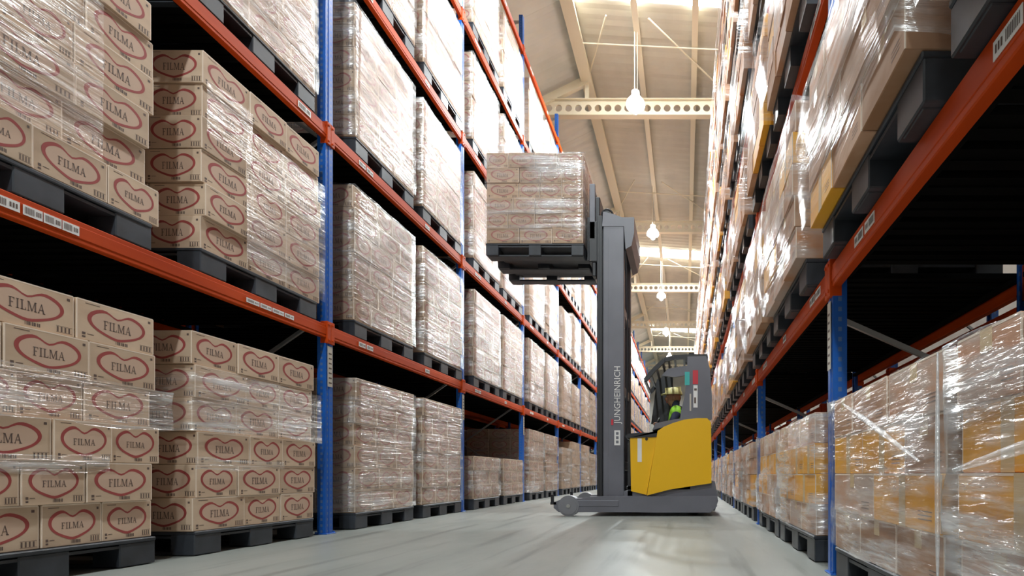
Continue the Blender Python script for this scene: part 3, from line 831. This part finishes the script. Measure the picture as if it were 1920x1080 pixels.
for i, ly in enumerate(LAMPS_Y):
    ld = bpy.data.lights.new('lamp_light', 'SPOT'); ld.energy = LAMP_W; ld.shadow_soft_size = .16; ld.color = (.90, .98, 1); ld.spot_size = math.radians(170); ld.spot_blend = .25
    if ly < 3 or ly > 41:   # lamps of the same row beyond the frame: their light only reaches the view
        o = link('lamp_light', ld, None, (LAMP_X, ly, LAMP_Z-.25)); 
        if ly > 41: pass
        continue
    near_ = ly < 8
    r = empty('high_bay_lamp', (LAMP_X, ly, LAMP_Z), f'bright hanging globe-like warehouse lamp, {ORD[i-2]} along the aisle roof', 'lamp', 'lamps hanging over the aisle')
    link('lamp_housing', LH, r); link('bulb', LB, r, (0, 0, -.02))
    hh = zr(LAMP_X)-.15-LAMP_Z
    mb = MB(); mb.tube((-.02, 0, .4), (-.02, 0, hh), .012, 6); mb.tube((.04, 0, .4), (.04, 0, hh), .006, 6)
    link('suspension_rod', mb.mesh('suspension_rod', ['cream']), r)
    link('lamp_light', ld, r, (0, 0, -.30))

# ------------------------------------------------------------------ reach truck
TO = (-.4, 7.0, 0)
truck = empty('reach_truck', TO, 'yellow and grey reach truck parked across the aisle with raised mast', 'forklift')
def P(px, py, Y=6.45): return ((px-1285)*Y/1000, .5+(890-py)*Y/1000)
def tp(name, mb, mats, parent=None, label=None, smooth=False, fix=True):
    o = link(name, mb.mesh(name, mats, off=TO, smooth=smooth, fix=fix), parent or truck)
    if label: o['label'] = label
    return o
# straddle legs with load wheels
for (ya, yb) in ((6.40, 6.52), (7.48, 7.60)):
    mb = MB()
    mb.prism([(-1.58, .10), (-1.52, .05), (-.6, .05), (-.4, .045), (.30, .045), (.38, .12), (.38, .24), (-1.15, .235), (-1.25, .215), (-1.45, .215), (-1.58, .17)], ya, yb)
    mb.box(-1.30, -.8, ya-.006, ya, .12, .19, 0, .002)
    leg = tp('straddle_leg', mb, ['grey'])
    mb = MB(); yc = ya if ya < 7 else ya
    mb.tube((-1.40, ya-.012, .125), (-1.40, yb+.012, .125), .125, 24); mb.tube((-1.40, ya-.02, .125), (-1.40, ya-.012, .125), .105, 20, 1); mb.tube((-1.40, ya-.03, .125), (-1.40, ya-.02, .125), .025, 10, 2)
    tp('load_wheel', mb, ['wheel', 'wheel', 'chrome'], )
    mb = MB(); mb.tube((-1.60, ya+.02, .14), (-1.60, ya+.02, .26), .02, 8); mb.box(-1.62, -1.55, ya+.0, yb, .14, .17)
    tp('leg_bumper', mb, ['dark'])
# chassis
mb = MB(); mb.prism([(-.75, .10), (.36, .06), (.40, .18), (.36, .42), (.1, .44), (-.3, .30), (-.75, .30)], 6.50, 7.52)
chassis = tp('chassis', mb, ['grey'])
mb = MB(); mb.box(-1.15, -.6, 6.53, 7.48, .1, .2, 0, .01); tp('mast_crossbeam', mb, ['dark'])
mb = MB(); mb.tube((.12, 6.75, .15), (.12, 6.95, .15), .15, 20); tp('drive_wheel', mb, ['rubber'])
# yellow body panels, hollow driver's cell between them
main = [P(1213, 929), P(1233, 808), P(1245, 800), P(1262, 793), P(1282, 787), P(1305, 784), P(1326, 784), P(1333, 792), P(1334, 850), P(1334, 906), P(1300, 911), P(1255, 918)]
for (ya, yb) in ((6.45, 6.50), (7.47, 7.52)):
    mb = MB(); mb.prism(main, ya, yb); tp('side_panel', mb, ['yellow'])
mb = MB(); mb.box(.06, .315, 6.50, 7.47, .44, 1.10, 0, .02); tp('rear_cover', mb, ['yellow'])
mb = MB()
p0, p1 = P(1183, 921), P(1231, 818)
mb.prism([P(1183, 921), P(1181, 819), P(1231, 819), P(1212, 928)], 6.475, 7.45)
batt = tp('battery_cover', mb, ['yellow'])
mb = MB(); a = P(1195, 866); c = P(1203, 820); mb.box(a[0], c[0], 6.472, 6.475, a[1], c[1]-.01); tp('warning_strip', mb, ['white'], None, 'white strip')
mb = MB(); mb.prism([P(1174, 822), P(1176, 813), P(1200, 811), P(1236, 811), P(1275, 795), P(1236, 808), P(1233, 819), P(1180, 821)], 6.46, 7.47)
mb.box(-.73, -.36, 6.50, 7.44, .955, .985); tp('top_cover', mb, ['dark'])
mb = MB(); mb.prism([P(1176, 930), P(1176, 826), P(1183, 826), P(1185, 930)], 6.5, 7.43); tp('battery_frame', mb, ['dark'])
for q in (1212,):
    mb = MB(); u = P(q, 823); mb.tube((u[0], 6.470, u[1]), (u[0], 6.475, u[1]), .018, 10); tp('lock_knob', mb, ['dark'])
# grey pillar
pil = [P(1289, 668), P(1324, 667), P(1331, 690), P(1335, 740), P(1335, 786), P(1305, 785), P(1274, 793), P(1277, 770), P(1283, 745), P(1288, 705)]
mb = MB(); mb.prism(pil, 6.46, 6.58); pillar = tp('rear_pillar', mb, ['grey'])
mb = MB(); mb.prism([(x+.1 if x < -.03 else x, z) for x, z in pil], 7.40, 7.50); tp('rear_pillar', mb, ['grey'])
def st(px0, py0, px1, py1, m, name, skew=0):
    mb = MB(); a = P(px0, py1); c = P(px1, py0); mb.prism([(a[0], a[1]), (c[0], a[1]), (c[0]+skew, c[1]), (a[0]+skew, c[1])], 6.457, 6.46)
    o = link(name, mb.mesh(name, [m], off=TO, fix=True), pillar); return o
st(1284, 697, 1293, 722, 'teal', 'sticker')['label'] = 'teal sticker'
st(1299, 694, 1309, 720, 'redst', 'sticker')['label'] = 'red sticker'
st(1300, 722, 1308, 764, 'white', 'sticker')['label'] = 'white notice with dark print'
o = st(1301.5, 728, 1306.5, 732, 'ink', 'sticker'); o.location.y -= .002
o = st(1301.5, 745, 1305, 756, 'ink', 'sticker'); o.location.y -= .002
st(1293, 738, 1296, 770, 'plate', 'sticker')['label'] = 'narrow pale sticker'
# overhead guard
gp = [P(1209, 712), P(1226, 692), P(1245, 674), P(1262, 669), P(1290, 667), P(1326, 667)]
for yy in (6.50, 7.46):
    mb = MB()
    for p, q in zip(gp, gp[1:]): mb.bar((p[0], yy, p[1]), (q[0], yy, q[1]), .05, .05)
    tp('guard_rail', mb, ['dark'])
for k in range(9):
    t = k/8*(len(gp)-1); i = min(int(t), len(gp)-2); f = t-i
    x = gp[i][0]+(gp[i+1][0]-gp[i][0])*f; z = gp[i][1]+(gp[i+1][1]-gp[i][1])*f
    mb = MB(); mb.box(x-.012, x+.012, 6.5, 7.46, z-.02, z+.015); tp('guard_bar', mb, ['dark'])
mb = MB(); mb.prism([P(1240, 703), P(1252, 690), P(1289, 684), P(1288, 702), P(1265, 706)], 6.49, 6.52); tp('guard_bracket', mb, ['grey'])
mb = MB(); mb.tube((P(1297, 667)[0], 6.6, 1.93), (P(1297, 667)[0], 6.6, 2.0), .035, 10); mb.box(-.02, .06, 7.0, 7.1, 1.96, 2.05, 0, .01); tp('beacon', mb, ['dark'])
# dark screen/far pillar by the mast and console
mb = MB(); q = lambda a, b_: P(a, b_, 7.35); mb.prism([q(1221, 795), q(1232, 712), q(1262, 706), q(1262, 795)], 7.33, 7.40); tp('mesh_guard', mb, ['dark'], None, 'dark guard screen')
mb = MB(); mb.prism([P(1222, 805), P(1228, 792), P(1262, 785), P(1275, 783), P(1275, 792), P(1245, 799)], 6.55, 7.40); tp('dashboard', mb, ['grey'])
mb = MB(); a0 = Vector((-.37, 6.98, 1.16)); 
for k in range(16):
    t0, t1 = 2*math.pi*k/16, 2*math.pi*(k+1)/16
    mb.tube((a0.x+.03*math.sin(t0), a0.y+.09*math.cos(t0), a0.z+.08*math.sin(t0)), (a0.x+.03*math.sin(t1), a0.y+.09*math.cos(t1), a0.z+.08*math.sin(t1)), .011, 6)
mb.tube((-.40, 6.98, 1.02), (a0.x, a0.y, a0.z), .015, 6); mb.bar((a0.x, a0.y-.09, a0.z), (a0.x, a0.y+.09, a0.z), .015, .01); tp('steering_wheel', mb, ['dark'])
mb = MB(); mb.box(-.22, .06, 6.78, 7.24, .70, .80, 0, .03); mb.prism([(.0, .78), (.06, .78), (.12, 1.35), (.06, 1.38), (.01, 1.2)], 6.80, 7.22); tp('driver_seat', mb, ['dark'])
mb = MB(); mb.box(-.72, .06, 6.5, 7.47, .32, .36); tp('cab_floor', mb, ['dark'])
# mast
YA, YB = 6.55, 7.42
xm = lambda px: (px-1285)*6.55/1000
zt = .5+(890-400)*6.55/1000
for (ya, yb) in ((YA, YA+.10), (YB-.10, YB)):
    mb = MB(); mb.box(xm(1131), xm(1170), ya, yb, .10, zt-.13, 0, .008)
    mb.box(xm(1138), xm(1141), ya-.004 if ya < 7 else yb, ya if ya < 7 else yb+.004, .25, zt-.3)
    mb.box(xm(1162), xm(1165), ya-.004 if ya < 7 else yb, ya if ya < 7 else yb+.004, .25, zt-.3)
    stile = tp('mast_rail', mb, ['grey'])
    if ya < 7: mast_near = stile
    mb = MB(); mb.box(xm(1119), xm(1129), ya+.01, yb-.0, .15, zt-.02, 0, .004); mb.box(xm(1129), xm(1133), ya+.03, yb-.02, .15, zt-.05, 0)
    mb.box(xm(1120), xm(1123), ya+.002, ya+.01, .2, zt-.1)
    tp('inner_mast_rail', mb, ['dark'])
mb = MB(); mb.prism([(xm(1129), zt-.16), (xm(1131), zt+.02), (xm(1150), zt-.01), (xm(1166), zt-.05), (xm(1189), zt-.05), (xm(1189), zt-.24), (xm(1184), zt-.40), (xm(1173), zt-.44), (xm(1170), zt-.16)], YA-.005, YB+.005)
head = tp('mast_head', mb, ['grey'])
for z in (.55, 1.5, 2.5):
    mb = MB(); mb.box(xm(1150), xm(1168), YA+.1, YB-.1, z, z+.12, 0, .01); tp('mast_crossmember', mb, ['grey'])
for yy in (6.82, 7.15):
    mb = MB(); mb.tube((xm(1145), yy, .2), (xm(1145), yy, 2.3), .035, 12); mb.tube((xm(1145), yy, 2.3), (xm(1145), yy, 3.5), .022, 12, 1)
    tp('lift_cylinder', mb, ['dark', 'chrome'], smooth=False)
for yy in (6.90, 7.06):
    mb = MB()
    for k in range(40): mb.box(xm(1131)-.01, xm(1131)+.012, yy-.012, yy+.012, .4+k*.08, .4+k*.08+.06)
    tp('lift_chain', mb, ['dark'])
mb = MB()
for k in range(14):
    t0, t1 = math.pi*k/14, math.pi*(k+1)/14
    c = (xm(1137), zt+.0)
    mb.tube((c[0]-.07*math.cos(t0), 6.62, c[1]+.08*math.sin(t0)), (c[0]-.07*math.cos(t1), 6.62, c[1]+.08*math.sin(t1)), .014, 6)
mb.tube((xm(1137), 6.58, zt), (xm(1137), 6.66, zt), .05, 14)
tp('hose_pulley', mb, ['dark'])
mb = MB()
for k in range(12):
    t0, t1 = k/12, (k+1)/12
    f = lambda t: (xm(1172)+.03*math.sin(t*math.pi), 6.60, zt-.44-2.3*t)
    mb.tube(f(t0), f(t1), .01, 6)
tp('hydraulic_hose', mb, ['dark'])
# lettering up the near mast rail
v, f = text_geo('JUNGHEINRICH', .115)
wv = max(p[0] for p in v); s1 = .70/wv
mb = MB(); i0 = 0
zs = .5+(890-794)*6.55/1000
for p in v: mb.v.append((xm(1163)-p[1]*.115/.115*.95, YA-.006, zs+p[0]*s1))
mb.f = list(f); mb.m = [0]*len(f)
link('lettering', mb.mesh('lettering', ['white'], off=TO), mast_near, label='white lettering reading up the mast')
mb = MB(); za, zb_ = .5+(890-835)*6.55/1000, .5+(890-807)*6.55/1000
mb.box(xm(1152), xm(1163), YA-.006, YA-.003, za, zb_)
for k in range(3): mb.box(xm(1155), xm(1160), YA-.007, YA-.006, za+.025+k*.052, za+.058+k*.052, 1)
link('model_plate', mb.mesh('model_plate', ['white', 'grey'], off=TO), mast_near, label='white plate')
mb = MB(); mb.box(xm(1146), xm(1150), YA-.005, YA, zs-.02, zs+.05); link('red_mark', mb.mesh('red_mark', ['redst'], off=TO), mast_near, label='small red mark')
# carriage, load backrest and forks
mb = MB(); mb.box(-1.19, -1.08, 6.56, 7.42, 3.12, 3.62, 0, .01); mb.box(-1.12, -1.06, 6.62, 7.36, 3.6, 3.95, 0, .01); mb.box(-1.15, -1.10, 6.58, 6.7, 2.95, 3.2, 0, .01)
carr = tp('fork_carriage', mb, ['dark'])
for yy in (6.56, 7.38):
    mb = MB(); mb.box(-1.18, -1.11, yy, yy+.05, 3.4, 4.08, 0, .006); tp('backrest_bar', mb, ['grey'])
for yy in (6.78, 6.98, 7.18):
    mb = MB(); mb.box(-1.165, -1.135, yy, yy+.02, 3.55, 4.05); tp('backrest_bar', mb, ['dark'])
mb = MB(); mb.box(-1.17, -1.13, 6.58, 7.42, 4.03, 4.07, 0, .005); tp('backrest_bar', mb, ['dark'])
for yy in (6.73, 7.15):
    mb = MB(); mb.prism([(-1.19, 3.75), (-1.19, 3.205), (-2.30, 3.215), (-2.33, 3.235), (-2.30, 3.242), (-1.235, 3.250), (-1.235, 3.75)], yy, yy+.12); tp('fork', mb, ['dark'])
# pallet and load on the forks
me = pallet_mesh(1.2, 1.02); zp = 3.17
put_pallet(me, -1.835, 7.01, zp, 'black plastic pallet raised on the forks of the reach truck')
RF = [[.39, .26, .37], [.26, .39, .37], [.37, .39, .26], [.39, .26, .37], [.26, .39, .37], [.37, .26, .39]]
root = empty('wrapped_carton_load', (-1.835, 7.01, zp+.1505), 'film-wrapped square stack of brown cartons raised on the reach truck forks', 'carton load')
hh = .184
for k in range(6):
    row = [[.40, .40, .38], [.26, .33, .33, .26], [.33, .26, .33, .26], [.39, .26, .27, .26], [.40, .26, .26, .26], [.27, .33, .26, .32]][k]
    x = -.59
    for wd in row:
        link('carton', carton_mesh(wd, .36, hh, 'heart2', 1), root, (x+wd/2, -.51+.18+random.uniform(-.006, .006), k*hh+.0005)); x += wd
    for q in range(2): link('carton', carton_mesh(.39, .32, hh, 'heart', 1), root, (.59-.195, -.51+.36+.16+q*.32, k*hh+.0005))
    for q in range(2): link('carton', carton_mesh(.39, .32, hh, 'heart', 1), root, (-.59+.195, -.51+.36+.16+q*.32, k*hh+.0005))
    link('carton', carton_mesh(.39, .64, hh, 'heart', 1), root, (0, .17, k*hh+.0005))
link('stretch_film', film_mesh(-.605, .605, -.525, .525, .01, 6*hh, 1, 'film', .006, 44, 14, 'bfl', .015, 3), root)

# ------------------------------------------------------------------ driver
D0 = (-.06, 7.02, .80)
drv = empty('person', D0, 'seated driver in lime hi-vis vest and pale hard hat inside the truck', 'person')
def skin_obj(name, verts, edges, radii, mats, parent, sub=2, root=0):
    me = bpy.data.meshes.new(name); me.from_pydata([tuple(Vector(v)-Vector(D0)) for v in verts], edges, [])
    for m_ in mats: me.materials.append(M[m_])
    o = link(name, me, parent)
    sk = o.modifiers.new('skin', 'SKIN'); sk.use_smooth_shade = True
    lay = me.skin_vertices[0].data if me.skin_vertices else None
    if lay is None:
        import bmesh
        bm = bmesh.new(); bm.from_mesh(me); bm.verts.layers.skin.verify(); bm.to_mesh(me); bm.free(); lay = me.skin_vertices[0].data
    for i, r in enumerate(radii):
        lay[i].radius = (r, r) if not isinstance(r, tuple) else r
        lay[i].use_root = (i == root)
    ss = o.modifiers.new('sub', 'SUBSURF'); ss.levels = sub; ss.render_levels = sub
    return o
bx_, by_ = -.06, 7.02
V = [(bx_, by_, .90), (bx_-.01, by_, 1.05), (bx_-.03, by_, 1.20), (bx_-.05, by_, 1.32), (bx_-.065, by_, 1.40), (bx_-.08, by_, 1.46), (bx_-.085, by_, 1.53),
     (bx_-.04, by_-.17, 1.30), (bx_-.14, by_-.21, 1.12), (bx_-.29, by_-.11, 1.13),
     (bx_-.04, by_+.17, 1.30), (bx_-.14, by_+.21, 1.12), (bx_-.29, by_+.11, 1.13),
     (bx_-.05, by_-.10, .87), (bx_-.44, by_-.13, .90), (bx_-.50, by_-.13, .50), (bx_-.60, by_-.13, .41),
     (bx_-.05, by_+.10, .87), (bx_-.44, by_+.13, .90), (bx_-.50, by_+.13, .50), (bx_-.60, by_+.13, .41)]
E = [(0,1), (1,2), (2,3), (3,4), (4,5), (5,6), (3,7), (7,8), (8,9), (3,10), (10,11), (11,12), (0,13), (13,14), (14,15), (15,16), (0,17), (17,18), (18,19), (19,20)]
R = [.13, .125, .135, .11, .055, .075, .07, .06, .045, .03, .06, .045, .03, .09, .065, .048, .04, .09, .065, .048, .04]
body = skin_obj('body', V, E, R, ['navy'], drv)
# head as its own shaped mesh: skull, jaw, nose, ears, eyes
mb = MB(); hc = Vector((bx_-.095, by_, 1.505)); nu_, nv_ = 20, 14
for j in range(nv_+1):
    t = math.pi*j/nv_
    for i in range(nu_):
        a = 2*math.pi*i/nu_; d = Vector((math.sin(t)*math.cos(a), math.sin(t)*math.sin(a), math.cos(t)))
        rx, ry, rz = .098, .076, .118
        jaw = 1-.22*max(0, -d.z)*(1 if d.x > -.2 else .6)
        p = Vector((d.x*rx*jaw, d.y*ry*jaw, d.z*rz))
        if d.x < -.80 and abs(d.y) < .28 and -.30 < d.z < .15: p.x -= .022*(1-abs(d.y)/.28)
        if abs(d.z+.45) < .1 and d.x < -.7: p.x -= .006
        if abs(d.z-.12) < .13 and d.x < -.6 and .25 < abs(d.y) < .6: p.x += .007
        mb.v.append(tuple(hc+p))
for j in range(nv_):
    for i in range(nu_):
        k = (i+1) % nu_; mb.f.append((j*nu_+i, j*nu_+k, (j+1)*nu_+k, (j+1)*nu_+i)); mb.m.append(0)
for sy in (-1, 1):
    mb.box(hc.x-.012, hc.x+.022, hc.y+sy*.076-.008, hc.y+sy*.076+.008, hc.z-.03, hc.z+.028, 0, .006)
    mb.box(hc.x-.092, hc.x-.082, hc.y+sy*.030-.012, hc.y+sy*.030+.012, hc.z+.008, hc.z+.018, 1, .003)
mb.box(hc.x-.094, hc.x-.084, hc.y-.022, hc.y+.022, hc.z-.058, hc.z-.050, 2, .002)
hd = link('head', mb.mesh('head', ['skin', 'hair', 'redst'], off=D0, smooth=True), drv, label='brown face turned towards the mast')
mb = MB()
for j in range(8):
    t = math.pi/2*j/7
    for i in range(20):
        a = 2*math.pi*i/20; mb.v.append((hc.x+.118*math.cos(a)*math.cos(t*.98), hc.y+.098*math.sin(a)*math.cos(t*.98), hc.z+.045+.10*math.sin(t)))
for j in range(7):
    for i in range(20):
        k = (i+1) % 20; mb.f.append((j*20+i, j*20+k, (j+1)*20+k, (j+1)*20+i)); mb.m.append(0)
mb.prism([(hc.x-.165, hc.z+.040), (hc.x-.10, hc.z+.055), (hc.x-.10, hc.z+.062), (hc.x-.165, hc.z+.048)], hc.y-.06, hc.y+.06)
mb.bar((hc.x-.11, hc.y, hc.z+.10), (hc.x+.1, hc.y, hc.z+.12), .012, .07)
link('hard_hat', mb.mesh('hard_hat', ['helmet'], off=D0, smooth=False, fix=True), drv)
VV = [(bx_-.0, by_, .98), (bx_-.01, by_, 1.06), (bx_-.03, by_, 1.18), (bx_-.045, by_, 1.29), (bx_-.05, by_-.13, 1.32), (bx_-.05, by_+.13, 1.32), (bx_-.06, by_-.185, 1.25), (bx_-.06, by_+.185, 1.25)]
vest = skin_obj('vest', VV, [(0,1), (1,2), (2,3), (3,4), (3,5), (4,6), (5,7)], [.145, .145, .155, .13, .09, .09, .082, .082], ['lime'], drv)
for sy in (-1, 1):
    w0 = Vector((bx_-.29, by_+sy*.11, 1.13)); g = Vector((-.37, by_-.04+sy*.085, 1.165))
    V = [tuple(w0), tuple(w0.lerp(g, .35)), tuple(w0.lerp(g, .8))]; E = [(0, 1), (1, 2)]; R = [.026, .030, .028]
    for q, ln in enumerate((.028, .034, .032, .024)):
        o_ = w0.lerp(g, .8)+Vector((0, (q-1.5)*.016, .008)); i0 = len(V)
        V += [tuple(o_), tuple(o_+Vector((-ln, 0, .004))), tuple(o_+Vector((-ln-.010, 0, -.018))), tuple(o_+Vector((-ln+.006, 0, -.032)))]
        E += [(2, i0), (i0, i0+1), (i0+1, i0+2), (i0+2, i0+3)]; R += [.009, .009, .008, .007]
    i0 = len(V); o_ = w0.lerp(g, .4)+Vector((0, -sy*.022, 0)); V += [tuple(o_), tuple(o_+Vector((-.022, -sy*.012, -.012))), tuple(o_+Vector((-.042, -sy*.008, -.02)))]
    E += [(1, i0), (i0, i0+1), (i0+1, i0+2)]; R += [.011, .010, .008]
    skin_obj('hand', V, E, R, ['skin'], drv, 1)
